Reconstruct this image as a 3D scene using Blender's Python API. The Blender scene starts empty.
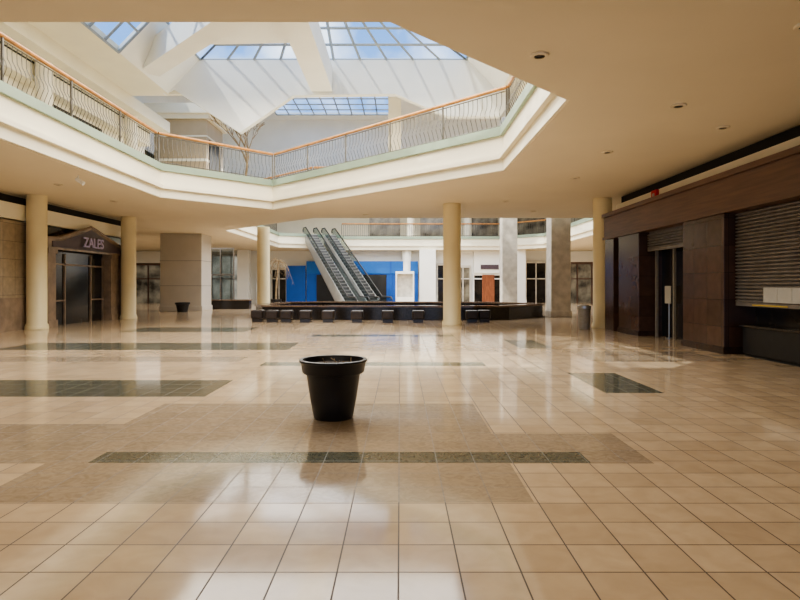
import bpy, bmesh, math, random
from mathutils import Vector, Matrix
random.seed(4)
S=bpy.context.scene
COL=S.collection
# ------------------------------------------------------------------ materials
def new_mat(name):
    m=bpy.data.materials.new(name); m.use_nodes=True
    nt=m.node_tree; b=nt.nodes['Principled BSDF']
    return m,nt,b
def mat(name,c,rough=0.6,var=0.08,scale=3.0,metal=0.0,spec=0.5,c2=None,detail=4,bump=0.0,stretch=None,emit=0):
    m,nt,b=new_mat(name)
    tc=nt.nodes.new('ShaderNodeTexCoord'); n=nt.nodes.new('ShaderNodeTexNoise')
    mp=nt.nodes.new('ShaderNodeMapping')
    if stretch: mp.inputs['Scale'].default_value=stretch
    nt.links.new(tc.outputs['Object'],mp.inputs['Vector'])
    nt.links.new(mp.outputs['Vector'],n.inputs['Vector'])
    n.inputs['Scale'].default_value=scale; n.inputs['Detail'].default_value=detail
    r=nt.nodes.new('ShaderNodeValToRGB')
    a=[max(0,x*(1-var)) for x in c]; d=c2 if c2 else [min(1,x*(1+var)) for x in c]
    r.color_ramp.elements[0].position=.35; r.color_ramp.elements[1].position=.65
    r.color_ramp.elements[0].color=(*a,1); r.color_ramp.elements[1].color=(*d,1)
    nt.links.new(n.outputs['Fac'],r.inputs['Fac']); nt.links.new(r.outputs['Color'],b.inputs['Base Color'])
    b.inputs['Roughness'].default_value=rough; b.inputs['Metallic'].default_value=metal
    b.inputs['Specular IOR Level'].default_value=spec
    if emit>0:
        nt.links.new(r.outputs['Color'],b.inputs['Emission Color']); b.inputs['Emission Strength'].default_value=emit
    if bump>0:
        bp=nt.nodes.new('ShaderNodeBump'); bp.inputs['Strength'].default_value=bump
        nt.links.new(n.outputs['Fac'],bp.inputs['Height']); nt.links.new(bp.outputs['Normal'],b.inputs['Normal'])
    return m
M={}
M['ceil']=mat('ceiling_plaster',(.80,.71,.54),.75,.02,.6)
M['cream']=mat('cream_plaster',(.84,.78,.62),.6,.03,.8)
M['white']=mat('white_plaster',(.86,.85,.80),.7,.03,.6)
M['green']=mat('sage_trim',(.28,.35,.26),.5,.05,2)
M['wall2']=mat('beige_wall',(.60,.52,.38),.7,.05,1)
M['column']=mat('column_paint',(.80,.69,.43),.45,.03,1)
M['marble']=mat('tan_marble',(.27,.20,.145),.25,.2,2.5,detail=10)
M['whitemarble']=mat('pale_marble',(.60,.56,.49),.3,.16,2.5,detail=10)
M['greystone']=mat('smooth_grey_beige_stone',(.56,.52,.45),.35,.05,.8,detail=8)
M['brown']=mat('brown_marble',(.05,.028,.02),.22,.35,4,detail=10)
M['wood']=mat('dark_wood',(.13,.070,.048),.4,.2,3,stretch=(1,.3,6))
M['rail']=mat('oak_handrail',(.46,.21,.06),.35,.2,5)
M['iron']=mat('painted_iron',(.12,.105,.08),.45,.1,8)
M['black']=mat('black_plastic',(.009,.009,.011),.38,.2,6)
M['stool']=mat('dark_brown_vinyl',(.028,.019,.015),.4,.2,6)
M['granite']=mat('black_granite',(.030,.025,.022),.2,.4,30)
M['granitetop']=mat('brown_granite',(.20,.14,.10),.12,.3,20)
M['slot']=mat('dark_slot',(.012,.012,.012),.8,.1,4)
M['soil']=mat('dry_soil',(.05,.035,.025),.9,.5,25,bump=.6)
M['darkglass']=mat('dark_glass',(.012,.011,.011),.12,.5,.6,c2=(.045,.036,.028))
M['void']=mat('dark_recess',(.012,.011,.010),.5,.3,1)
M['midglowglass']=mat('shop_glass_added_glow',(.05,.042,.032),.1,.3,.9,c2=(.26,.23,.17),emit=.25)  # glow added to the colour to brighten shop glass, no lamp behind
M['paleglowglass']=mat('pale_glass_daylight_glow',(.30,.32,.30),.1,.4,.7,c2=(.62,.62,.56),emit=.4)  # emission stands in for daylight coming through the glass
M['blue']=mat('blue_partition',(.005,.085,.38),.6,.04,2)
M['blue2']=mat('light_blue_partition',(.010,.12,.42),.6,.04,2)
M['paper']=mat('white_paper',(.46,.45,.42),.7,.03,8)
M['door']=mat('reddish_wood',(.24,.08,.035),.4,.25,4,stretch=(4,4,.6))
M['red']=mat('red_plastic',(.6,.01,.012),.4,.05,5)
M['metal']=mat('brushed_steel',(.45,.45,.46),.3,.08,12,metal=.8)
M['shutter']=mat('shutter_steel',(.20,.18,.165),.4,.15,5,metal=.3)
M['bin']=mat('grey_bin',(.28,.26,.23),.5,.1,10)
M['sign']=mat('plum_sign',(.085,.06,.072),.4,.1,5)
M['letter']=mat('purple_lettering',(.48,.42,.66),.4,.03,5)
M['twig']=mat('dry_branches',(.26,.19,.11),.9,.3,6)
M['mull']=mat('skylight_frame',(.28,.32,.36),.5,.05,4)
M['rubber']=mat('black_rubber',(.012,.012,.012),.5,.1,8)
M['step']=mat('ribbed_steel',(.11,.11,.112),.4,.1,1,metal=.4)
M['nosing']=mat('step_nosing',(.26,.26,.25),.4,.1,1)
M['esc']=mat('escalator_panel',(.33,.325,.31),.35,.08,2,metal=.2)
M['lamp']=mat('lamp_recess',(.05,.045,.04),.5,.1,8)
M['yellow']=mat('yellow_label',(.55,.40,.06),.5,.1,3)
def glassmat(name,tint,mixf):
    m,nt,b=new_mat(name)
    t=nt.nodes.new('ShaderNodeBsdfTransparent'); t.inputs[0].default_value=(*tint,1)
    g=nt.nodes.new('ShaderNodeBsdfGlossy'); g.inputs['Roughness'].default_value=.05
    x=nt.nodes.new('ShaderNodeMixShader'); x.inputs[0].default_value=mixf
    nt.links.new(t.outputs[0],x.inputs[1]); nt.links.new(g.outputs[0],x.inputs[2])
    nt.links.new(x.outputs[0],nt.nodes['Material Output'].inputs['Surface'])
    return m
M['sky_glass']=glassmat('skylight_glass',(.88,.94,1),.03)
M['bal_glass']=glassmat('balustrade_glass',(.7,.75,.76),.08)

# floor
TILE=.322
def floor_mat():
    m,nt,b=new_mat('polished_tile_floor'); N=nt.nodes; L=nt.links
    geo=N.new('ShaderNodeTexCoord'); sep=N.new('ShaderNodeSeparateXYZ'); L.new(geo.outputs['Object'],sep.inputs[0])
    def math_(op,a,bv):
        n=N.new('ShaderNodeMath'); n.operation=op
        for i,v in enumerate((a,bv)):
            if isinstance(v,(int,float)): n.inputs[i].default_value=v
            else: L.new(v,n.inputs[i])
        return n.outputs[0]
    def rect(x0,x1,y0,y1):
        def inr(s,a,c):
            d=math_('SUBTRACT',s,(a+c)/2); d=math_('ABSOLUTE',d,0); return math_('LESS_THAN',d,(c-a)/2)
        return math_('MULTIPLY',inr(sep.outputs[0],x0,x1),inr(sep.outputs[1],y0,y1))
    def union(rs):
        o=rect(*rs[0])
        for r in rs[1:]: o=math_('MAXIMUM',o,rect(*r))
        return o
    mp=N.new('ShaderNodeMapping'); mp.inputs['Location'].default_value=(.008,-.142+TILE,0); L.new(geo.outputs['Object'],mp.inputs[0])
    br=N.new('ShaderNodeTexBrick'); br.offset=0; br.squash=1
    L.new(mp.outputs[0],br.inputs['Vector'])
    br.inputs['Scale'].default_value=1; br.inputs['Brick Width'].default_value=TILE; br.inputs['Row Height'].default_value=TILE
    br.inputs['Mortar Size'].default_value=.0048; br.inputs['Mortar Smooth'].default_value=.15
    br.inputs['Color1'].default_value=(.63,.485,.325,1); br.inputs['Color2'].default_value=(.51,.385,.255,1); br.inputs['Mortar'].default_value=(.09,.063,.045,1)
    def noise(sc,det=6,dist=0):
        n=N.new('ShaderNodeTexNoise'); n.inputs['Scale'].default_value=sc; n.inputs['Detail'].default_value=det; n.inputs['Distortion'].default_value=dist
        L.new(geo.outputs['Object'],n.inputs['Vector']); return n.outputs['Fac']
    def ramp(f,c0,c1,p0=.35,p1=.65):
        r=N.new('ShaderNodeValToRGB'); r.color_ramp.elements[0].position=p0; r.color_ramp.elements[1].position=p1
        r.color_ramp.elements[0].color=(*c0,1); r.color_ramp.elements[1].color=(*c1,1); L.new(f,r.inputs[0]); return r.outputs[0]
    def mix(f,a,c,typ='MIX'):
        n=N.new('ShaderNodeMix'); n.data_type='RGBA'; n.blend_type=typ
        if isinstance(f,(int,float)): n.inputs[0].default_value=f
        else: L.new(f,n.inputs[0])
        L.new(a,n.inputs[6]); L.new(c,n.inputs[7]); return n.outputs[2]
    base=mix(.5,br.outputs['Color'],ramp(noise(5,8,.6),(.80,.78,.76),(1,1,1)),'MULTIPLY')
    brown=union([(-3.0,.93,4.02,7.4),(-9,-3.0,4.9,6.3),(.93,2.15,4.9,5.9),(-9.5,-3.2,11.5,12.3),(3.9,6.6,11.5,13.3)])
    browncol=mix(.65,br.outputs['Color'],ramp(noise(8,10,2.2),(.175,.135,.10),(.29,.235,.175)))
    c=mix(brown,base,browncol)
    green=union([(-2.65,1.62,4.92,5.24),(-7.6,-2.65,7.85,9.25),(-9.6,-2.65,13.6,15.3),(-9.2,-5.1,18.9,21.0),(2.88,3.70,8.13,10.0),(2.88,3.70,14.0,16.1),(-2.65,1.62,10.9,11.4),(-2.65,1.62,17.2,17.9)])
    greencol=ramp(noise(20,10,.8),(.085,.087,.066),(.130,.128,.098))
    c=mix(green,c,greencol)
    L.new(c,b.inputs['Base Color'])
    rr=N.new('ShaderNodeMapRange'); L.new(noise(1.2,3),rr.inputs[0]); rr.inputs[3].default_value=.06; rr.inputs[4].default_value=.12
    r2=math_('ADD',rr.outputs[0],math_('MULTIPLY',br.outputs['Fac'],.5)); L.new(r2,b.inputs['Roughness'])
    b.inputs['Specular IOR Level'].default_value=.42
    bp=N.new('ShaderNodeBump'); bp.inputs['Strength'].default_value=.25; bp.inputs['Distance'].default_value=.003; bp.invert=True
    L.new(br.outputs['Fac'],bp.inputs['Height']); L.new(bp.outputs[0],b.inputs['Normal'])
    return m
M['floor']=floor_mat()
def tiled(name,c1,c2,w,h,mort,rough):
    m,nt,b=new_mat(name); N=nt.nodes; L=nt.links
    g=N.new('ShaderNodeTexCoord'); s=N.new('ShaderNodeSeparateXYZ'); L.new(g.outputs['Object'],s.inputs[0])
    a=N.new('ShaderNodeMath'); a.operation='ADD'; L.new(s.outputs[0],a.inputs[0]); L.new(s.outputs[1],a.inputs[1])
    cb=N.new('ShaderNodeCombineXYZ'); L.new(a.outputs[0],cb.inputs[0]); L.new(s.outputs[2],cb.inputs[1])
    br=N.new('ShaderNodeTexBrick'); br.offset=0; L.new(cb.outputs[0],br.inputs['Vector']); br.inputs['Scale'].default_value=1
    br.inputs['Brick Width'].default_value=w; br.inputs['Row Height'].default_value=h; br.inputs['Mortar Size'].default_value=mort
    br.inputs['Color1'].default_value=(*c1,1); br.inputs['Color2'].default_value=(*c2,1); br.inputs['Mortar'].default_value=(*[x*.4 for x in c1],1)
    n=N.new('ShaderNodeTexNoise'); n.inputs['Scale'].default_value=5; n.inputs['Detail'].default_value=8; L.new(g.outputs['Object'],n.inputs['Vector'])
    mx=N.new('ShaderNodeMix'); mx.data_type='RGBA'; mx.blend_type='MULTIPLY'; mx.inputs[0].default_value=.5
    L.new(br.outputs['Color'],mx.inputs[6]); L.new(n.outputs['Fac'],mx.inputs[7]); L.new(mx.outputs[2],b.inputs['Base Color'])
    b.inputs['Roughness'].default_value=rough
    return m
M['browntile']=tiled('brown_marble_tiles',(.125,.068,.048),(.09,.050,.036),.6,.6,.006,.2)
M['tantile']=tiled('tan_marble_tiles',(.50,.40,.28),(.42,.33,.23),.6,.6,.006,.25)
M['towertile']=mat('beige_tower_stone',(.46,.36,.23),.5,.06,1)

# ------------------------------------------------------------------ geometry helpers
def B(): return bmesh.new()
def box(bm,x0,x1,y0,y1,z0,z1):
    v=[bm.verts.new(p) for p in ((x0,y0,z0),(x1,y0,z0),(x1,y1,z0),(x0,y1,z0),(x0,y0,z1),(x1,y0,z1),(x1,y1,z1),(x0,y1,z1))]
    for f in ((3,2,1,0),(4,5,6,7),(0,1,5,4),(1,2,6,5),(2,3,7,6),(3,0,4,7)): bm.faces.new([v[i] for i in f])
def prism(bm,poly,z0,z1):
    a=[bm.verts.new((x,y,z0)) for x,y in poly]; c=[bm.verts.new((x,y,z1)) for x,y in poly]
    bm.faces.new(a[::-1]); bm.faces.new(c); n=len(poly)
    for i in range(n): bm.faces.new((a[i],a[(i+1)%n],c[(i+1)%n],c[i]))
def plate(bm,pts,off):
    off=Vector(off); a=[bm.verts.new(p) for p in pts]; c=[bm.verts.new(Vector(p)+off) for p in pts]
    bm.faces.new(a[::-1]); bm.faces.new(c); n=len(pts)
    for i in range(n): bm.faces.new((a[i],a[(i+1)%n],c[(i+1)%n],c[i]))
def lathe(bm,prof,cx,cy,seg=32,z=0):
    rings=[]
    for r,h in prof:
        if r<1e-5: rings.append([bm.verts.new((cx,cy,z+h))])
        else: rings.append([bm.verts.new((cx+r*math.cos(2*math.pi*i/seg),cy+r*math.sin(2*math.pi*i/seg),z+h)) for i in range(seg)])
    for a,c in zip(rings,rings[1:]):
        for i in range(seg):
            j=(i+1)%seg
            if len(a)==1 and len(c)==1: continue
            if len(a)==1: bm.faces.new((a[0],c[j],c[i]))
            elif len(c)==1: bm.faces.new((a[i],a[j],c[0]))
            else: bm.faces.new((a[i],a[j],c[j],c[i]))
def tube(bm,pts,r,seg=6,r2=None):
    pts=[Vector(p) for p in pts]; rings=[]; n=len(pts)
    for k,p in enumerate(pts):
        d=(pts[min(k+1,n-1)]-pts[max(k-1,0)]).normalized()
        up=Vector((0,0,1)) if abs(d.z)<.95 else Vector((1,0,0))
        u=d.cross(up).normalized(); w=d.cross(u)
        rr=r if r2 is None else r+(r2-r)*k/(n-1)
        rings.append([bm.verts.new(p+rr*(u*math.cos(2*math.pi*i/seg)+w*math.sin(2*math.pi*i/seg))) for i in range(seg)])
    for a,c in zip(rings,rings[1:]):
        for i in range(seg): bm.faces.new((a[i],a[(i+1)%seg],c[(i+1)%seg],c[i]))
    bm.faces.new(rings[0][::-1]); bm.faces.new(rings[-1])
def beam(bm,p,q,w,z0,z1):
    p=Vector(p);q=Vector(q);d=(q-p).normalized();n=Vector((-d.y,d.x))*w/2
    prism(bm,[tuple(p+n),tuple(p-n),tuple(q-n),tuple(q+n)],z0,z1)
def holed(bm,outer,holes,z0,z1):
    for z in (z0,z1):
        es=[]
        for lp in [outer]+holes:
            vs=[bm.verts.new((x,y,z)) for x,y in lp]
            for i in range(len(vs)): es.append(bm.edges.new((vs[i],vs[(i+1)%len(vs)])))
        bmesh.ops.triangle_fill(bm,use_beauty=True,edges=es,normal=(0,0,1))
    for lp in [outer]+holes:
        n=len(lp)
        for i in range(n):
            (x0,y0),(x1,y1)=lp[i],lp[(i+1)%n]
            bm.faces.new([bm.verts.new(q) for q in ((x0,y0,z0),(x1,y1,z0),(x1,y1,z1),(x0,y0,z1))])
    bmesh.ops.remove_doubles(bm,verts=bm.verts,dist=1e-4)
def obj(name,bm,m,org=(0,0,0),parent=None,smooth=False,bevel=0,label=None,cat=None,kind=None,group=None):
    bmesh.ops.recalc_face_normals(bm,faces=bm.faces)
    me=bpy.data.meshes.new(name)
    bmesh.ops.translate(bm,verts=bm.verts,vec=-Vector(org)); bm.to_mesh(me); bm.free()
    if smooth:
        for p in me.polygons: p.use_smooth=True
    me.materials.append(M[m])
    o=bpy.data.objects.new(name,me); COL.objects.link(o)
    if smooth:
        try:
            md=o.modifiers.new('es','EDGE_SPLIT'); md.split_angle=math.radians(40)
        except Exception: pass
    if bevel>0:
        md=o.modifiers.new('bv','BEVEL'); md.width=bevel; md.segments=2
    if parent:
        o.parent=parent; o.location=Vector(org)-Vector(parent['org'])
    else: o.location=org
    o['org']=tuple(org)
    if label:o['label']=label
    if cat:o['category']=cat
    if kind:o['kind']=kind
    if group:o['group']=group
    return o
def thing(name,org,label,cat,group=None):
    e=bpy.data.objects.new(name,None); e.empty_display_size=.2; e.location=org; e['org']=tuple(org); e['label']=label; e['category']=cat
    if group:e['group']=group
    COL.objects.link(e); return e
def struct(name,bm,m,**k): return obj(name,bm,m,kind='structure',**k)
def dup(root,loc,label=None):
    r=root.copy(); r.location=loc; r['org']=tuple(loc); COL.objects.link(r)
    if label: r['label']=label
    for c in root.children:
        q=c.copy(); q.parent=r; COL.objects.link(q)
    return r

Z1=4.65; Z2=5.76; Z3=9.8; ZC=11.24
P1=[(-5.5,6.92),(-.1,6.92),(2.88,9.85),(2.88,15.9),(-5.26,24.04),(-8.6,20.7),(-8.6,10.0)]
P2=[(-4,26.9),(9,26.9),(12,29.9),(12,48),(9,51),(-5.1,51),(-5.1,49.9),(-9.8,47.6),(-10,47.5),(-10,33)]
XL,XR=-30,20
# ------------------------------------------------------------------ setting
bm=B(); box(bm,XL,XR,-14,60,-.2,0); struct('floor',bm,'floor')
bm=B(); holed(bm,[(XL,-14),(XR,-14),(XR,60),(XL,60)],[P1,P2],Z1,Z2); struct('ceiling',bm,'ceil')
R1=[(-10,4.5),(4.3,4.5),(4.3,25.05),(-10,25.05)]
R2=[(-16,25.3),(12.5,25.3),(12.5,52.5),(-16,52.5)]
bm=B(); holed(bm,[(XL,-14),(XR,-14),(XR,60),(XL,60)],[R1,R2],Z3,Z3+.25); struct('ceiling_upper',bm,'cream')
# walls
bm=B(); box(bm,-13.5,-13.2,-14,28,0,Z1); box(bm,XL,-13.5,27.7,28,0,Z1); struct('wall_left',bm,'wall2')
bm=B(); box(bm,-13.5,-13.2,-14,30,Z2,Z3); box(bm,XL,-13.5,29.7,30,Z2,Z3); struct('wall_left_upper',bm,'cream')
bm=B(); box(bm,7.9,8.2,-14,20.3,0,Z1); box(bm,8.2,XR,20.0,20.3,0,Z1); struct('wall_right',bm,'wall2')
bm=B(); box(bm,9,9.3,-14,24,Z2,Z3); struct('wall_right_upper',bm,'cream')
bm=B(); box(bm,XL,XR,52.2,52.5,0,Z1); struct('wall_back',bm,'white')
bm=B(); box(bm,XL,XR,57,57.3,Z2,Z3); struct('wall_back_upper',bm,'cream')
bm=B(); box(bm,XL-.3,XL,-14,60,0,Z3); struct('wall_outer_left',bm,'white')
bm=B(); box(bm,XR,XR+.3,-14,60,0,Z3); struct('wall_outer_right',bm,'white')
# atrium two upper walls
bm=B()
for x in (-16,12.5):
    plate(bm,[(x,25.3,Z3),(x,52.5,Z3),(x,52.5,16.5),(x,45,16.5),(x,25.3,ZC)],(.2 if x>0 else -.2,0,0))
box(bm,-16,12.5,52.5,52.7,Z3,16.5)
struct('wall_atrium_upper',bm,'white')
# roof of atrium two with glazed bays
def zr(y): return ZC+(16.5-ZC)*(y-25.3)/(45-25.3) if y<45 else 16.5
bm=B()
def roofq(x0,x1,y0,y1):
    plate(bm,[(x0,y0,zr(y0)),(x1,y0,zr(y0)),(x1,y1,zr(y1)),(x0,y1,zr(y1))],(0,0,.2))
roofq(-16,12.5,25.3,28); roofq(-16,-13,28,45); roofq(11,12.5,28,45); roofq(-.9,.6,28,45); roofq(-16,-10.8,45,52.5); roofq(-.9,12.5,45,52.5); roofq(-10.8,-.9,50.8,52.5)
struct('ceiling_atrium_roof',bm,'white')
# roof of atrium one
bm=B()
def q(a,b_,c,d,off): plate(bm,[a,b_,c,d],off)
q((4.3,4.5,Z3),(4.3,25,Z3),(2.88,25,ZC),(2.88,7,ZC),(.1,0,.12))
q((-10,4.5,Z3),(-10,16.6,Z3),(-8.6,16.6,ZC),(-8.6,7,ZC),(-.1,0,.12))
q((-10,20.6,Z3),(-10,25,Z3),(-8.6,25,ZC),(-8.6,20.6,ZC),(-.1,0,.12))
q((-10,4.5,Z3),(4.3,4.5,Z3),(2.88,7,ZC),(-8.6,7,ZC),(0,-.1,.12))
struct('ceiling_skylight_curb',bm,'white')
# gable wall at far end of atrium one
bm=B()
plate(bm,[(-10.2,24.95,9.78),(-9.7,24.95,9.95),(-6.9,24.95,8.1),(-4.6,24.95,9.70),(-.2,24.95,9.76),(2.05,24.95,8.8),(4.3,24.95,8.8),(5.0,24.95,9.78),(4.3,24.95,9.85),(2.88,24.95,ZC),(-8.6,24.95,ZC)],(0,.33,0))
struct('wall_gable',bm,'white')
# beams
bm=B(); box(bm,-3.8,-2.9,4.6,24.9,Z3+.05,Z3+1.1); struct('trim_ridge_beam',bm,'white')
bm=B()
for p,qq in (((-9.9,22.9),(-3.35,16.3)),((-9.9,9.7),(-3.35,16.3)),((4.2,9.7),(-3.35,16.3))):
    beam(bm,p,qq,.8,Z3+.07,Z3+1.0)
struct('trim_diagonal_beam',bm,'white')
bm=B(); plate(bm,[(-3.8,16.6,Z3+.5),(-3.8,21.0,Z3+.5),(-8.1,21.2,Z3+.5)],(0,0,.3)); struct('trim_gusset',bm,'white')
bm=B(); plate(bm,[(-3.8,16.0,Z3+.5),(-3.8,10.0,Z3+.5),(-9.6,10.0,Z3+.5)],(0,0,.3)); struct('trim_gusset_near',bm,'white')
# skylights
def skylight(name,label,quads,nx,ny):
    org=(quads[0][0][0],quads[0][0][1],quads[0][0][2])
    t=thing(name,org,label,'skylight')
    bf=B(); bg=B()
    for (a,b_,c,d),nx_,ny_ in zip(quads,nx,ny):
        a,b_,c,d=map(Vector,(a,b_,c,d))
        vs=[bg.verts.new(p) for p in (a,b_,c,d)]
        bg.faces.new(vs)
        for i in range(nx_+1):
            f=i/nx_; tube(bf,[a.lerp(b_,f),d.lerp(c,f)],.06,4)
        for i in range(ny_+1):
            f=i/ny_
            p=a.lerp(d,f); r=b_.lerp(c,f)
            if (p-r).length>.05: tube(bf,[p,r],.06,4)
    obj('skylight_frame',bf,'mull',org=org,parent=t)
    obj('glass_pane',bg,'sky_glass',org=org,parent=t)
cx=-2.86; zt=ZC+1.6
yn,yf=12.7,19.3
A_=(-8.6,7,ZC);B_=(2.88,7,ZC);C_=(2.88,25,ZC);D_=(-8.6,25,ZC);N_=(cx,yn,zt);F_=(cx,yf,zt)
skylight('skylight','hipped glass skylight with pale metal glazing bars above the atrium',
 [(D_,C_,F_,F_),(A_,B_,N_,N_),(A_,D_,F_,N_),(B_,C_,F_,N_)],[10,10,12,12],[6,6,5,5])
skylight('skylight','sloping glass skylight with pale glazing bars above the escalators',
 [((-10.8,45,16.5),(-.9,45,16.5),(-.9,50.8,16.5),(-10.8,50.8,16.5)),((-13,28,zr(28)),(-.9,28,zr(28)),(-.9,45,16.5),(-13,45,16.5)),((.6,28,zr(28)),(11,28,zr(28)),(11,45,16.5),(.6,45,16.5))],[9,10,9],[4,8,8])  # right sloping bay is unseen, added to let in more light
skylight('skylight','small sloping side skylight above the upper walkway',
 [((-10,16.6,Z3),(-10,20.6,Z3),(-8.6,20.6,ZC),(-8.6,16.6,ZC))],[4],[2])

# fascia trims on openings
def offset_poly(poly,d):
    n=len(poly); out=[]
    area=sum(poly[i][0]*poly[(i+1)%n][1]-poly[(i+1)%n][0]*poly[i][1] for i in range(n))/2
    s=1 if area>0 else -1
    for i in range(n):
        p0,p1,p2=Vector(poly[i-1]),Vector(poly[i]),Vector(poly[(i+1)%n])
        e1=(p1-p0).normalized(); e2=(p2-p1).normalized()
        n1=Vector((-e1.y,e1.x))*s; n2=Vector((-e2.y,e2.x))*s
        b=(n1+n2); b=b/(b.length_squared/2) if b.length>.1 else n1
        out.append(tuple(p1+b*d))
    return out
def ring(bm,poly,d0,d1,z0,z1):
    a=offset_poly(poly,d0); c=offset_poly(poly,d1); n=len(poly)
    for i in range(n):
        j=(i+1)%n
        A=[(a[i],z0),(a[j],z0),(c[j],z0),(c[i],z0),(a[i],z1),(a[j],z1),(c[j],z1),(c[i],z1)]
        v=[bm.verts.new((p[0],p[1],z)) for p,z in A]
        for f in ((3,2,1,0),(4,5,6,7),(0,1,5,4),(2,3,7,6)): bm.faces.new([v[k] for k in f])
k=1
for P in (P1,P2):
    bm=B(); ring(bm,P,0,.05,Z1+.02,Z2-.14); ring(bm,P,.05,.17,4.98,5.1); struct('trim_%d'%k,bm,'cream'); k+=1
    bm=B(); ring(bm,P,-.30,.14,Z2-.14,Z2+.10); struct('trim_%d'%k,bm,'green'); k+=1

# ------------------------------------------------------------------ railings
def baluster_mesh(nx,ny):
    bm=B()
    pts=[(0,0.0),(0.0,.15),(.05,.28),(.10,.40),(.08,.52),(.0,.68),(-.01,.85),(0,1.02)]
    tube(bm,[(nx*a,ny*a,z) for a,z in pts],.0105,4)
    me=bpy.data.meshes.new('baluster'); bm.to_mesh(me); bm.free(); me.materials.append(M['iron']); return me
def railing(p,qv,inward,detailed=True,label='curved iron baluster railing with oak handrail on the upper floor edge'):
    p=Vector(p);qv=Vector(qv); L=(qv-p).length; d=(qv-p)/L; zb=Z2+.10
    org=(p.x,p.y,zb); t=thing('railing',org,label,'railing','upper floor railings')
    bm=B(); tube(bm,[(p.x,p.y,zb+1.12),(qv.x,qv.y,zb+1.12)],.055,8); obj('handrail',bm,'rail',org=org,parent=t)
    bm=B(); tube(bm,[(p.x,p.y,zb+1.02),(qv.x,qv.y,zb+1.02)],.016,4); tube(bm,[(p.x,p.y,zb+.09),(qv.x,qv.y,zb+.09)],.016,4); obj('crossbar',bm,'iron',org=org,parent=t)
    npost=max(1,int(L/2.3))
    pm=None
    for i in range(npost+1):
        c=p+d*(L*i/npost)
        if pm is None:
            bm=B(); box(bm,-.025,.025,-.025,.025,0,1.08); pm=bpy.data.meshes.new('post'); bm.to_mesh(pm); bm.free(); pm.materials.append(M['iron'])
        o=bpy.data.objects.new('post',pm); o.parent=t; o.location=(c.x-p.x,c.y-p.y,0); COL.objects.link(o)
    n=int(L/.165)
    if detailed and n<=100:
        me=baluster_mesh(*inward)
        for i in range(1,n):
            c=d*(L*i/n); o=bpy.data.objects.new('baluster',me); o.parent=t; o.location=(c.x,c.y,0); COL.objects.link(o)
    else:
        bm=B()
        for i in range(1,n):
            c=p+d*(L*i/n); box(bm,c.x-.012,c.x+.012,c.y-.012,c.y+.012,zb,zb+1.02)
        o=obj('baluster_row',bm,'iron',org=org,parent=t)
        o['kind']='stuff'
O1=offset_poly(P1,-.1); n=len(P1)
for i in range(n):
    j=(i+1)%n
    a,b_=Vector(O1[i]),Vector(O1[j]); d=(b_-a).normalized(); nv=(-d.y,d.x)
    railing(a+d*.06,b_-d*.06,nv,detailed=i in (2,3,4,5,6))
O2=offset_poly(P2,-.1)
for i in range(len(P2)):
    if i in (5,6,7): continue
    j=(i+1)%len(P2); a,b_=Vector(O2[i]),Vector(O2[j]); d=(b_-a).normalized()
    railing(a+d*.06,b_-d*.06,(-d.y,d.x),detailed=False,label='iron railing with oak handrail around the escalator opening')

# ------------------------------------------------------------------ columns
def column(x,y,r,z0,z1,label,m='column',group=None):
    t=thing('column',(x,y,z0),label,'column',group)
    bm=B(); lathe(bm,[(0,0.0),(r+.03,0.0),(r+.03,.16),(r,.2),(r,z1-z0-.003),(0,z1-z0-.003)],x,y,40,z0); obj('shaft',bm,m,org=(x,y,z0),parent=t,smooth=True)
    bm=B(); lathe(bm,[(r+.0,0),(r+.045,.0),(r+.045,.10),(r+.0,.16)],x,y,40,z0+.001); obj('base_ring',bm,m,org=(x,y,z0),parent=t,smooth=True)
column(2.0,22.3,.34,0,Z1,'round cream column beside the row of dark stools',group='lower columns')
column(-12.65,20.2,.32,0,Z1,'round cream column beside the tan marble wall',group='lower columns')
column(-12.4,26.5,.32,0,Z1,'round cream column beside the dark store entrance',group='lower columns')
column(7.3,20.9,.33,0,Z1,'round cream column next to the grey waste bin',group='lower columns')
column(-7.3,31,.33,0,Z1,'round cream column near the low fountain wall',group='lower columns')
column(.6,51.7,.42,0,Z1,'round white column in front of the blue partition',m='white',group='lower columns')
column(-12.4,20.2,.28,Z2,9.28,'round cream column on the upper floor',m='cream',group='upper columns')
column(-12.3,26.5,.28,Z2,9.28,'round cream column on the upper floor',m='cream',group='upper columns')
for x in (1.0,6.2,10.4,15.0):
    column(x,53.2,.36,Z2,Z3,'round cream column behind the far upper railing',m='cream',group='upper columns')
def pier(x0,x1,y0,y1,z0,z1,m,label,capm='cream'):
    org=((x0+x1)/2,(y0+y1)/2,z0); t=thing('pillar',org,label,'pillar')
    bm=B(); box(bm,x0,x1,y0,y1,z0,z1-.003); obj('shaft',bm,m,org=org,parent=t,bevel=.03)
    bm=B(); box(bm,x0-.05,x1+.05,y0-.05,y1+.05,z0,z0+.3); obj('plinth',bm,m,org=org,parent=t,bevel=.015)
    return t,org
pier(5.75,6.6,32.6,33.45,0,11,'whitemarble','tall square pale marble pillar by the fountain')
pier(7.3,8.25,28,28.95,0,9.7,'whitemarble','tall square pale marble pillar beside the bright concourse')
t,org=pier(-14.4,-11.9,34.8,36.6,0,Z1,'greystone','massive square grey stone pier on the lower floor')
bm=B()
for z in (1.5,3.0): box(bm,-14.41,-11.89,34.79,36.61,z,z+.03)
obj('joint_line',bm,'bin',org=org,parent=t)
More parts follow.
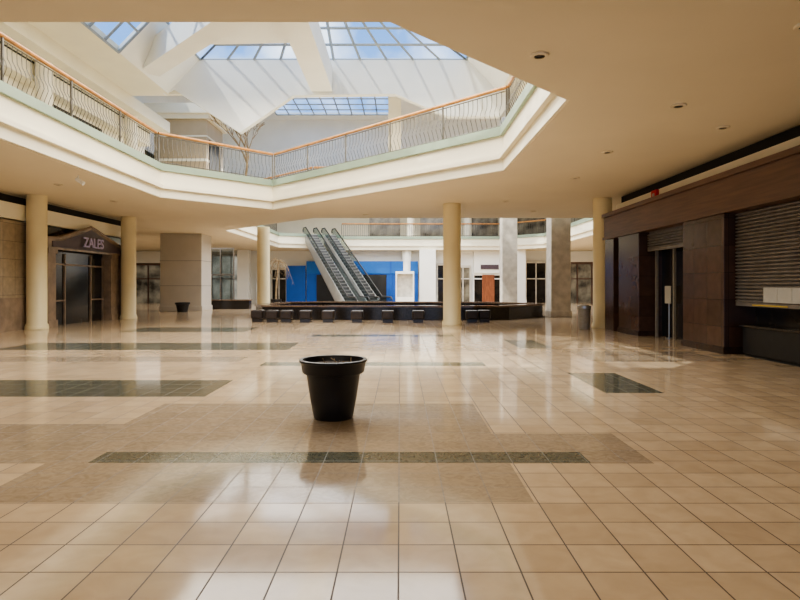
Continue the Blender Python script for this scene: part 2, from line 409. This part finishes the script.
# upper tower
t,org=pier(-14.0,-11.0,33.0,36.0,Z2,11.0,'towertile','massive square beige stone tower on the upper floor')
bm=B(); box(bm,-14.4,-10.6,32.6,36.4,11.25,11.8); box(bm,-14.2,-10.8,32.8,36.2,11.0,11.25); obj('cap',bm,'cream',org=org,parent=t)
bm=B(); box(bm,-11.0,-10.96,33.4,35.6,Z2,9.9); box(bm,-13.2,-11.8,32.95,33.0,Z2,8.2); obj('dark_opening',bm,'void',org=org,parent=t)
bm=B(); box(bm,-14.02,-10.98,32.98,36.02,8.6,8.75); box(bm,-14.02,-10.98,32.98,36.02,10.0,10.08); obj('string_course',bm,'cream',org=org,parent=t)
bm=B(); box(bm,-.55,.05,27.3,27.9,Z2,10.4); obj('pillar',bm,'cream',org=(-.25,27.6,Z2),label='slim square cream pillar on the upper floor',cat='pillar')

# ------------------------------------------------------------------ left wall details
bm=B(); box(bm,-13.2,-13.1,-14,27.9,4.3,4.55); struct('trim_slot_left',bm,'slot')
bm=B(); box(bm,-13.2,-12.95,-14,27.9,3.75,4.28); struct('trim_bulkhead_left',bm,'cream')
bm=B(); box(bm,-13.19,-13.02,5,21.0,0,3.7); obj('trim_marble_left',bm,'tantile',kind='structure')
bm=B(); box(bm,-13.02,-12.98,5,21.0,0,1.1); struct('trim_dado_left',bm,'marble')
# jeweller storefront
org=(-13.1,24.6,0); t=thing('storefront',org,'vacant store entrance with plum gabled sign and marble pilasters','storefront')
bm=B(); box(bm,-13.2,-13.12,21.0,27.6,0,3.75); obj('dark_glazing',bm,'darkglass',org=org,parent=t)
for y in (21.0,25.6,26.9):
    bm=B(); box(bm,-13.15,-12.75,y,y+.5,0,2.9); box(bm,-13.15,-12.70,y-.04,y+.54,0,.25); box(bm,-13.15,-12.70,y-.04,y+.54,2.7,2.9); obj('pilaster',bm,'marble',org=(-12.95,y+.25,0),parent=t)
bm=B(); box(bm,-13.12,-13.02,26.1,26.9,0,3.0); obj('marble_infill',bm,'marble',org=org,parent=t)
bm=B()
for y in (21.55,22.6,24.5,25.5): box(bm,-13.12,-13.06,y,y+.06,0,2.75)
box(bm,-13.12,-13.06,21.55,22.6,.9,.96); box(bm,-13.12,-13.06,24.5,25.5,.9,.96); box(bm,-13.12,-13.06,21.5,25.6,2.3,2.37)
obj('door_frame',bm,'marble',org=org,parent=t)
gp=[(27.5,3.24),(26.4,3.3),(24.0,3.92),(21.8,3.3),(20.9,3.24)]
bm=B(); plate(bm,[(-12.78,20.9,2.9),(-12.78,27.5,2.9)]+[(-12.78,y,z) for y,z in gp],(-.35,0,0)); obj('pediment',bm,'marble',org=org,parent=t)
bm=B(); tube(bm,[(-12.77,y,z+.02) for y,z in gp],.045,6); box(bm,-12.79,-12.72,20.85,27.55,2.86,2.93); obj('moulding',bm,'marble',org=org,parent=t)
bm=B(); plate(bm,[(-12.75,21.3,2.96),(-12.75,27.0,2.96),(-12.75,27.0,3.16),(-12.75,26.3,3.2),(-12.75,24.0,3.80),(-12.75,21.9,3.2),(-12.75,21.3,3.16)],(-.03,0,0)); obj('sign_panel',bm,'sign',org=org,parent=t)
def text(body,size,loc,rot,parent,mt,depth=.02,sx=1):
    c=bpy.data.curves.new('txt','FONT'); c.body=body; c.size=size; c.extrude=depth; c.offset=.006; c.align_x='CENTER'; c.align_y='CENTER'
    o=bpy.data.objects.new('txt',c); COL.objects.link(o); bpy.context.view_layer.update()
    me=bpy.data.meshes.new_from_object(o.evaluated_get(bpy.context.evaluated_depsgraph_get())); bpy.data.objects.remove(o)
    me.materials.clear(); me.materials.append(M[mt])
    q=bpy.data.objects.new('lettering',me); q.parent=parent; q.rotation_euler=rot; q.scale=(sx,1,1); q.location=Vector(loc)-Vector(parent['org']); COL.objects.link(q); return q
text('ZALES',.56,(-12.66,24.0,3.24),(math.radians(90),0,math.radians(90)),t,'letter',sx=1.0)
# upper left storefront band
bm=B(); box(bm,-13.2,-12.7,0,29.5,8.6,9.2); box(bm,-13.2,-11.7,0,29.5,9.28,Z3); struct('trim_bulkhead_upper',bm,'cream')
bm=B(); box(bm,-13.2,-12.72,0,29.5,9.2,9.28); struct('trim_line_upper',bm,'slot')
bm=B(); box(bm,-13.2,-13.15,8,18.8,Z2,8.5); box(bm,-13.2,-13.15,21.3,25.6,Z2,8.4); obj('shop_window',bm,'darkglass',org=(-13.17,15,Z2),label='dark vacant shop windows on the upper floor',cat='shop window')
# far upper shop windows
for x0,x1 in ((-3,0),(2,5.4),(7,9.6),(11.5,14.2)):
    bm=B(); box(bm,x0,x1,56.9,56.99,Z2,8.9); obj('shop_window',bm,'midglowglass',org=((x0+x1)/2,56.95,Z2),label='glazed shop window on the far upper walkway',cat='shop window',group='far upper shop windows')

# ------------------------------------------------------------------ right storefronts
bm=B(); box(bm,7.55,7.9,-14,20.3,3.98,4.33); struct('trim_bulkhead_right',bm,'cream')
bm=B(); box(bm,7.75,7.9,-14,20.3,4.33,4.62); struct('trim_slot_right',bm,'slot')
org=(7.5,14,0); t=thing('storefront',org,'dark brown marble storefront with timber fascia and roller shutters','storefront')
bm=B(); box(bm,7.1,7.9,2,20.2,3.1,3.96); obj('fascia_panel',bm,'wood',org=org,parent=t,bevel=.02)
bm=B(); box(bm,7.02,7.1,2,20.2,3.86,3.98); box(bm,7.05,7.1,2,20.2,3.1,3.18)
obj('fascia_moulding',bm,'wood',org=org,parent=t)
for y0,y1,x0 in ((12.75,14.6,7.12),(17.3,18.9,7.12),(5.5,7.5,7.12)):
    bm=B(); box(bm,x0,7.9,y0,y1,0,3.1); obj('marble_pier',bm,'browntile',org=(7.5,(y0+y1)/2,0),parent=t,bevel=.01)
    bm=B(); box(bm,x0-.03,7.9,y0-.03,y1+.03,0,.16); obj('plinth',bm,'brown',org=(7.5,(y0+y1)/2,0),parent=t)
bm=B(); box(bm,7.82,7.88,2,20.2,0,3.1); obj('dark_interior',bm,'darkglass',org=org,parent=t)
def shutter(y0,y1,zb,zt_,x):
    bm=B(); st=.075; nsl=int((zt_-zb)/st)
    for i in range(nsl):
        z=zb+i*st
        plate(bm,[(x,y0,z),(x-.045,y0,z+.01),(x-.05,y0,z+.04),(x-.005,y0,z+.06)],(0,y1-y0,0))
    box(bm,x-.04,x+.02,y0,y1,zb-.08,zb)
    box(bm,x+.01,x+.03,y0,y1,zb,zt_)
    o=obj('roller_shutter',bm,'shutter',org=(x,(y0+y1)/2,zb),parent=t)
shutter(7.55,12.72,1.15,3.1,7.4)
shutter(14.65,17.25,2.6,3.1,7.4)
for y in (14.9,16.0,17.1):
    bm=B(); box(bm,7.55,7.62,y,y+.06,0,2.6); obj('door_frame',bm,'bin',org=(7.58,y,0),parent=t)
bm=B(); box(bm,7.14,7.9,19.4,20.2,0,3.1); obj('marble_pier',bm,'browntile',org=(7.5,19.8,0),parent=t)
# notices on the shutter
for i,y in enumerate((10.0,10.43,10.86,11.29)):
    bm=B(); box(bm,7.335,7.34,y,y+.42,1.17,1.47); obj('paper_notice',bm,'paper',org=(7.338,y+.2,1.17),label='white paper notice fixed on the lowered roller shutter',cat='notice',group='notices on the shutter')
# counter under shutter
t2=thing('shop_counter',(7.4,10.5,0),'low black counter beneath the half closed roller shutter','counter')
bm=B(); box(bm,7.38,7.7,8.6,12.5,.06,.62); obj('counter_body',bm,'black',org=(7.4,10.5,.0),parent=t2,bevel=.01)
bm=B(); box(bm,7.42,7.7,8.62,12.48,0,.06); obj('kickboard',bm,'slot',org=(7.4,10.5,.0),parent=t2)
bm=B(); box(bm,7.33,7.72,8.55,12.55,.62,.67); obj('counter_top',bm,'granite',org=(7.4,10.5,.62),parent=t2,bevel=.01)
bm=B(); box(bm,7.345,7.355,11.0,12.1,1.09,1.115); obj('label_strip',bm,'yellow',org=(7.35,11,1.09),label='thin yellow label strip on the shutter bottom rail',cat='label')
# items in entrance
bm=B(); box(bm,7.74,7.76,15.2,15.6,.9,2.0); obj('poster',bm,'bin',org=(7.75,15.5,1.5),label='pale poster inside the dark shop entrance',cat='poster')
tt=thing('sign_stand',(7.7,16.6,0),'small pale floor standing sign inside the shop entrance','sign stand')
bm=B(); tube(bm,[(7.7,16.6,.03),(7.7,16.6,1.1)],.02,8); obj('pole',bm,'metal',org=(7.7,16.6,0),parent=tt)
bm=B(); lathe(bm,[(0,0),(.1,0),(.1,.02),(0,.03)],7.7,16.6,20); obj('base',bm,'metal',org=(7.7,16.6,0),parent=tt)
bm=B(); box(bm,7.66,7.68,16.42,16.78,1.0,1.5); obj('panel',bm,'paper',org=(7.7,16.6,1),parent=tt)
# fire strobe
tt=thing('fire_alarm',(7.53,17.1,4.1),'small red fire alarm strobe mounted on the cream bulkhead','fire alarm')
bm=B(); box(bm,7.46,7.551,16.9,17.25,4.05,4.32); obj('housing',bm,'red',org=(7.53,17.1,4.15),parent=tt,bevel=.015)
bm=B(); box(bm,7.44,7.46,17.0,17.12,4.14,4.22); obj('lens',bm,'paper',org=(7.5,17.1,4.15),parent=tt)

# ------------------------------------------------------------------ planter pot
px,py=-.76,6.62
t=thing('planter_pot',(px,py,0),'large black plastic planter pot with thick rim and dry soil','planter')
bm=B(); lathe(bm,[(0,0),(.215,0),(.225,.02),(.262,.22),(.305,.50),(.312,.51),(.34,.515),(.352,.53),(.368,.63),(.385,.645),(.387,.665),(.375,.672),(.345,.668),(.335,.64),(.315,.56),(0,.56)],px,py,56)
obj('pot_body',bm,'black',org=(px,py,0),parent=t,smooth=True)
bm=B()
prof=[(0,.60)]+[(.33*i/8,.60+.012*math.sin(i*2.1)) for i in range(1,9)]
lathe(bm,prof,px,py,40); obj('soil',bm,'soil',org=(px,py,.6),parent=t,smooth=True)
bm=B()
for a in range(7):
    an=a*1.3; r=.05+.03*a
    tube(bm,[(px+r*math.cos(an),py+r*math.sin(an),.60),(px+(r+.02)*math.cos(an+.3),py+(r+.02)*math.sin(an+.3),.65+.01*(a%3))],.006,5)
obj('dry_stems',bm,'twig',org=(px,py,.6),parent=t)

# ------------------------------------------------------------------ fountain
FP=[(-6.9,27.5),(-6.2,25.9),(3.2,25.4),(4.9,25.8),(6.95,28.0),(6.95,30),(4.8,32),(-4.5,33),(-6.4,31.8)]
t=thing('fountain_basin',(0,30,0),'large low black granite fountain basin with flat stone rim','fountain')
bm=B(); ring(bm,FP,.06,.4,0,.56); obj('basin_wall',bm,'granite',org=(0,30,0),parent=t)
bm=B(); ring(bm,FP,0,.5,.56,.64); obj('rim',bm,'granitetop',org=(0,30,.56),parent=t)
bm=B(); prism(bm,offset_poly(FP,.4),0.002,.25); obj('basin_floor',bm,'granite',org=(0,30,0),parent=t)
# stools
def stool(x,y):
    s=thing('stool',(x,y,0),'dark brown square upholstered stool beside the fountain wall','stool','row of dark stools')
    bm=B(); box(bm,x-.25,x+.25,y-.25,y+.25,.14,.50); obj('seat',bm,'stool',org=(x,y,0),parent=s,bevel=.05)
    bm=B(); box(bm,x-.2,x+.2,y-.2,y+.2,0,.14); obj('base',bm,'granite',org=(x,y,0),parent=s)
    return s
s0=stool(-5.95,24.3)
for x,y in ((-5.3,24.1),(-4.7,24.05),(-3.9,24.0),(-2.95,23.9),(-1.75,23.8),(-.5,23.8),(.75,23.8),(2.95,23.9),(3.5,24.2)):
    dup(s0,(x,y,0))
# waste bin
t=thing('waste_bin',(6.45,20.3,0),'tall grey round waste bin beside the cream column','bin')
bm=B(); lathe(bm,[(0,0),(.19,0),(.19,.03),(.22,.72),(0,.72)],6.45,20.3,32); obj('bin_body',bm,'bin',org=(6.45,20.3,0),parent=t,smooth=True)
bm=B(); lathe(bm,[(0,.72),(.24,.72),(.24,.80),(.16,.84),(.12,.84),(.12,.78),(0,.78)],6.45,20.3,32); obj('lid',bm,'metal',org=(6.45,20.3,.72),parent=t,smooth=True)

# ------------------------------------------------------------------ escalators
u=Vector((-.43,.903,0)).normalized(); v=Vector((u.y,-u.x,0))
def escalator(c0,label):
    c0=Vector((*c0,0)); t=thing('escalator',tuple(c0),label,'escalator','pair of escalators')
    def W(s,w,z): 
        p=c0+u*s+v*w; return (p.x,p.y,z)
    run=10.0; H=Z2
    bm=B(); n=24; prof=[(-1.4,.02)]
    for i in range(n):
        s=run*i/n; prof.append((s,H*i/n+.02)); prof.append((s,H*(i+1)/n+.02))
    prof.append((run+.9,H+.02))
    a=[bm.verts.new(W(s,-.42,z)) for s,z in prof]; b_=[bm.verts.new(W(s,.42,z)) for s,z in prof]
    for i in range(len(prof)-1): bm.faces.new((a[i],a[i+1],b_[i+1],b_[i]))
    obj('steps',bm,'step',org=tuple(c0),parent=t)
    bm=B()
    for i in range(n):
        s=run*i/n; z=H*(i+1)/n+.02
        plate(bm,[W(s-.02,-.41,z-.05),W(s-.02,.41,z-.05),W(s-.02,.41,z+.01),W(s-.02,-.41,z+.01)],u*.04)
    obj('step_nosings',bm,'nosing',org=tuple(c0),parent=t)
    for w in (-.46,.46):
        bm=B()
        pts=[W(-1.4,w,.0),W(.4,w,.0),W(1.9,w,.001),W(run,w,H-.7),W(run+.6,w,H-.7),W(run+.6,w,H+.06),W(run,w,H+.06),W(0,w,.16),W(-1.4,w,.12)]
        plate(bm,pts,v*(.04 if w>0 else -.04)); obj('side_truss',bm,'esc',org=tuple(c0),parent=t)
        bm=B(); pts=[W(-1.5,w,.2),W(0,w,.2),W(run,w,H+.1),W(run+.7,w,H+.1),W(run+.7,w,H+.6),W(run,w,H+.6),W(0,w,.72),W(-1.5,w,.72)]
        plate(bm,pts,v*.015); obj('balustrade',bm,'bal_glass',org=tuple(c0),parent=t)
        bm=B(); tube(bm,[W(-1.3,w,.3),W(-1.6,w,.42),W(-1.66,w,.6),W(-1.5,w,.76),W(0,w,.78),W(run,w,H+.64),W(run+.7,w,H+.64),W(run+.85,w,H+.5),W(run+.8,w,H+.3)],.05,8)
        obj('handrail',bm,'rubber',org=tuple(c0),parent=t,smooth=True)
    bm=B(); pts=[W(1.9,-.5,.0),W(run,-.5,H-.7),W(run+.5,-.5,H-.7),W(run+.5,-.5,H-.6),W(run,-.5,H-.6),W(1.7,-.5,.05)]
    plate(bm,pts,v*1.0); obj('underside',bm,'esc',org=tuple(c0),parent=t)
c=Vector((-2.4,39.9))
escalator((c.x-v.x*.82,c.y-v.y*.82),'steel escalator with glass balustrade climbing to the upper floor')
escalator((c.x+v.x*.82,c.y+v.y*.82),'steel escalator with glass balustrade climbing beside its twin')

# ------------------------------------------------------------------ far storefronts
def shop(x0,x1,ztop,label,glass='darkglass',frame='whitemarble',y=52.1,nm=3,band=None):
    org=((x0+x1)/2,y,0); t=thing('storefront',org,label,'storefront')
    bm=B(); box(bm,x0,x1,y-.02,y+.04,0,ztop); obj('shop_glazing',bm,glass,org=org,parent=t)
    bm=B()
    for i in range(nm+1):
        x=x0+(x1-x0)*i/nm; box(bm,x-.05,x+.05,y-.12,y-.02,0,ztop)
    box(bm,x0-.05,x1+.05,y-.14,y-.02,ztop-.05,ztop+.15); box(bm,x0,x1,y-.12,y-.02,2.1,2.2)
    obj('frame',bm,frame,org=org,parent=t)
    if band:
        bm=B(); box(bm,x0,x1,y-.3,y-.02,ztop+.15,Z1-.02); obj('sign_band',bm,band,org=org,parent=t)
    return t,org
shop(-29,-21.3,3.4,'glazed vacant shop with white fascia at the concourse end',glass='midglowglass',frame='wood',nm=6,band='white')
shop(-17.7,-14.3,4.2,'tall pale glazed entrance doors with metal frames',glass='paleglowglass',frame='metal',nm=4)
shop(-12.9,-11.75,2.6,'small pale glazed shopfront with white frames',glass='paleglowglass',frame='white',nm=2)
shop(-11.5,-10.2,3.0,'dark narrow shop window behind a dead palm',nm=2)
shop(3.35,4.2,3.4,'narrow dark shop opening between white pillars',nm=1)
shop(5.0,6.3,3.2,'dark shop opening behind the cream column',glass='midglowglass',nm=2)
shop(11.3,13.1,3.6,'dark shop window set in the white wall',nm=2)
shop(14.6,18.5,3.5,'wide dark shopfront with brown frames and white fascia',glass='midglowglass',frame='wood',nm=3,band='white')
t,org=shop(6.6,9.1,2.5,'white storefront with dark reddish timber doors',frame='white',nm=3,band='white')
bm=B(); box(bm,7.35,8.45,51.88,51.97,0,2.5); obj('timber_door',bm,'door',org=org,parent=t)
bm=B(); box(bm,7.2,8.8,51.72,51.79,3.0,3.4); obj('sign_panel',bm,'sign',org=org,parent=t)
# glass enclosure behind the stone pier
t=thing('glass_enclosure',(-15.0,44,0),'tall metal framed glass vestibule beside the stone pier','glass enclosure')
bm=B()
for x in (-15.6,-14.6,-13.6,-12.6):
    box(bm,x-.04,x+.04,43.9,44.0,0,4.4)
for z in (0,2.3,4.3): box(bm,-15.6,-12.6,43.92,43.98,z,z+.1)
obj('enclosure_frame',bm,'metal',org=(-15.0,44,0),parent=t)
bm=B(); box(bm,-15.55,-12.65,43.94,43.96,.05,4.3); obj('glass_pane',bm,'bal_glass',org=(-15.0,44,0),parent=t)
# blue partitions
t=thing('partition_panel',(-9.25,51.6,0),'plain royal blue construction partition beside the escalators','partition')
bm=B(); box(bm,-10.1,-8.4,51.5,51.7,0,3.3); obj('lower_panel',bm,'blue',org=(-9.25,51.6,0),parent=t)
t=thing('partition_panel',(-2.3,51.6,0),'wide royal blue partition band above dark recesses','partition')
bm=B(); box(bm,-8.3,1.6,51.5,51.7,0,2.6); obj('lower_panel',bm,'blue',org=(-2.3,51.6,0),parent=t)
bm=B(); box(bm,-8.3,1.6,51.42,51.7,2.6,3.7); obj('upper_panel',bm,'blue2',org=(-2.3,51.6,0),parent=t)
for x0,x1 in ((-3.4,-1.2),(-7.4,-5.4)):
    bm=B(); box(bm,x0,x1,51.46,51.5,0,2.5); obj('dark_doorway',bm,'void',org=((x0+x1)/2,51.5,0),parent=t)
for x in (-5.0,-.9):
    bm=B(); box(bm,x,x+.15,51.38,51.5,0,3.7); obj('post',bm,'blue',org=(x,51.4,0),parent=t)
# white display stand
t=thing('display_stand',(.3,47.5,0),'white upright display case standing before the blue partition','display')
bm=B(); box(bm,-.35,1.15,47.3,47.9,0,.6); box(bm,-.35,1.15,47.3,47.9,2.5,2.7)
for x in (-.35,1.05): box(bm,x,x+.1,47.3,47.9,.6,2.5)
obj('case_frame',bm,'white',org=(.3,47.5,0),parent=t)
bm=B(); box(bm,-.25,1.05,47.75,47.85,.6,2.5); obj('back_panel',bm,'whitemarble',org=(.3,47.5,0),parent=t)
pier(1.7,3.1,50.2,51,0,Z1,'white','square white pillar next to the display case')
pier(-14.1,-13.1,50.2,51,0,Z1,'white','square white pillar next to pale glazed doors')
pier(9.4,10.9,50.2,51,0,Z1,'white','square white pillar beside the timber doors')
# small planters
def smallpot(x,y,lab):
    t=thing('planter_pot',(x,y,0),lab,'planter')
    bm=B(); lathe(bm,[(0,0),(.28,0),(.36,.42),(.42,.44),(.42,.55),(.36,.55),(.34,.48),(0,.48)],x,y,28); obj('pot_body',bm,'black',org=(x,y,0),parent=t,smooth=True)
    return t
smallpot(-12.6,33.6,'small black empty planter pot beside the grey stone pier')
# low dark planter box
t=thing('planter_box',(-11.2,38,0),'long low black planter box by the glass vestibule','planter')
bm=B(); box(bm,-12.6,-9.8,37.7,38.3,0,.55); obj('box_body',bm,'granite',org=(-11.2,38,0),parent=t,bevel=.02)
bm=B(); box(bm,-12.66,-9.74,37.64,38.36,.55,.62); obj('rim',bm,'granitetop',org=(-11.2,38,0),parent=t)
# dead palms
def palm(x,y,z,h,lab,lean=.2,nb=16,Ls=1.0):
    t=thing('dead_palm',(x,y,z),lab,'dead plant')
    bm=B(); pts=[(x+lean*(i/6)**2,y,z+.4+(h-.4)*i/6) for i in range(7)]; tube(bm,pts,.09,8,.05); obj('trunk',bm,'twig',org=(x,y,z),parent=t)
    bm=B(); top=Vector(pts[-1])
    for i in range(nb):
        a=2*math.pi*i/nb+random.random()*.4; L=random.uniform(.7,1.3)*Ls; up=random.uniform(.1,.9)*Ls
        P=[top+Vector((math.cos(a)*L*f,math.sin(a)*L*f,up*f*1.2-1.5*f*f*L)) for f in (0,.25,.5,.75,1)]
        tube(bm,P,.02,4,.008)
        for f in range(1,5):
            for sg in (-1,1):
                d=Vector((-math.sin(a)*sg*.22,math.cos(a)*sg*.22,-.22)); tube(bm,[P[f],P[f]+d],.012,3,.004)
    obj('fronds',bm,'twig',org=(x,y,z),parent=t)
    bm=B(); lathe(bm,[(0,0),(.35,0),(.42,.5),(.36,.5),(0,.42)],x,y,24,z); obj('pot',bm,'black',org=(x,y,z),parent=t,smooth=True)
palm(-9.4,44,0,3.4,'tall dead palm in a pot near the escalators')
def bare_tree(x,y,z,h,lab):
    t=thing('dead_tree',(x,y,z),lab,'dead plant')
    bt=B(); bb=B()
    def grow(p,d,L,r,dep):
        q_=p+d*L; mid=p+d*L*.5+Vector((random.uniform(-.05,.05),random.uniform(-.05,.05),0))*L
        tube(bt if dep==0 else bb,[p,mid,q_],r,5,r*.7)
        if dep>=5: return
        for i in range(3):
            a=random.uniform(0,2*math.pi); sp=random.uniform(.3,.7)
            nd=(d+Vector((math.cos(a)*sp,math.sin(a)*sp,random.uniform(0,.15)))).normalized()
            if nd.z<.15: nd.z=.2
            grow(q_,nd,L*random.uniform(.66,.84),max(.011,r*.6),dep+1)
    grow(Vector((x,y,z+.4)),Vector((.03,0,1)),h*.27,.08,0)
    obj('trunk',bt,'twig',org=(x,y,z),parent=t); obj('branches',bb,'twig',org=(x,y,z),parent=t)
    bm=B(); lathe(bm,[(0,0),(.35,0),(.42,.5),(.36,.5),(0,.42)],x,y,24,z); obj('pot',bm,'black',org=(x,y,z),parent=t,smooth=True)
bare_tree(-7.2,27.2,Z2+.002,4.0,'tall dry bare tree in a pot on the upper floor')

# ------------------------------------------------------------------ ceiling fittings
def downlight(x,y,z=Z1):
    t=thing('downlight',(x,y,z-.03),'small round recessed ceiling downlight with dark lens','light fitting','recessed downlights')
    bm=B(); lathe(bm,[(.075,.0),(.12,.0),(.13,.012),(.13,.029)],x,y,24,z-.03); obj('trim_ring',bm,'ceil',org=(x,y,z-.03),parent=t)
    bm=B(); lathe(bm,[(0,.02),(.09,.02),(.09,.028),(0,.028)],x,y,24,z-.03); obj('lens',bm,'lamp',org=(x,y,z-.03),parent=t)
    return t
d0=downlight(1.9,7.9)
for x,y in ((4.85,10.1),(4.86,13.6),(5.1,16.9),(4.9,7.0),(6.4,11.5),(3.9,21.5),(-1.5,25.5),(-10.6,14.5),(-10.6,18.0),(-10.6,21.5),(5.6,24.4)):
    dup(d0,(x,y,Z1-.03))
t=thing('spotlight',(-9.15,16.5,Z1),'small white track spotlight under the ceiling edge','light fitting')
bm=B(); tube(bm,[(-9.15,16.5,Z1),(-9.15,16.5,Z1-.12)],.015,6); obj('stem',bm,'white',org=(-9.15,16.5,Z1),parent=t)
bm=B(); tube(bm,[(-9.2,16.5,Z1-.1),(-9.0,16.5,Z1-.24)],.06,14); obj('head',bm,'white',org=(-9.15,16.5,Z1),parent=t)

# ------------------------------------------------------------------ light
w=bpy.data.worlds.new('World'); S.world=w; w.use_nodes=True; nt=w.node_tree; N=nt.nodes; L=nt.links
bg=N['Background']
tc=N.new('ShaderNodeTexCoord'); no=N.new('ShaderNodeTexNoise'); no.inputs['Scale'].default_value=6; no.inputs['Detail'].default_value=7
L.new(tc.outputs['Generated'],no.inputs['Vector'])
r=N.new('ShaderNodeValToRGB'); r.color_ramp.elements[0].position=.45; r.color_ramp.elements[1].position=.70
r.color_ramp.elements[0].color=(.14,.30,.62,1); r.color_ramp.elements[1].color=(.85,.92,1,1)
L.new(no.outputs['Fac'],r.inputs[0]); L.new(r.outputs[0],bg.inputs[0]); bg.inputs[1].default_value=1.9
sl=bpy.data.lights.new('sun','SUN'); sl.energy=3.2; sl.angle=.012; sl.color=(1,.93,.80)
so=bpy.data.objects.new('sun',sl); COL.objects.link(so)
dirv=Vector((.7,.35,-1.1)).normalized()
so.rotation_euler=dirv.to_track_quat('-Z','Y').to_euler()
def area(name,loc,sx,sy,e,col,rot=(0,0,0)):
    l=bpy.data.lights.new(name,'AREA'); l.shape='RECTANGLE'; l.size=sx; l.size_y=sy; l.energy=e; l.color=col
    o=bpy.data.objects.new(name,l); o.location=loc; o.rotation_euler=rot; COL.objects.link(o)
area('fill_light_atrium',(-2.9,16,9.7),10,13,2100,(1,.94,.82))  # added fill with no fixture, brightens the atrium
area('fill_light_concourse',(-1,38,9.7),18,20,3900,(1,.96,.89))  # unseen fill added to lift the far concourse
area('fill_light_hall',(-2,-3,4.5),14,8,260,(1,.92,.78))  # added fill behind the camera for foreground floor and ceiling bounce
area('fill_light_wing',(-19,42,4.55),12,12,260,(1,.95,.86))  # invented fill for the dim left wing, no lamp hangs here
area('fill_light_wing',(16,42,4.55),5,12,120,(1,.95,.86))  # matching added fill on the right side
S.view_settings.exposure=.36
try: S.view_settings.look='AgX - Medium High Contrast'
except Exception: pass
# ------------------------------------------------------------------ camera
cam=bpy.data.cameras.new('camera'); co=bpy.data.objects.new('camera',cam); COL.objects.link(co)
co.location=(0,0,1.5); co.rotation_euler=(math.radians(90),0,0)
cam.sensor_width=36; cam.lens=580/800*36; cam.shift_y=-14/800; cam.clip_end=300
S.camera=co
for o in COL.objects:
    if 'org' in o: del o['org']
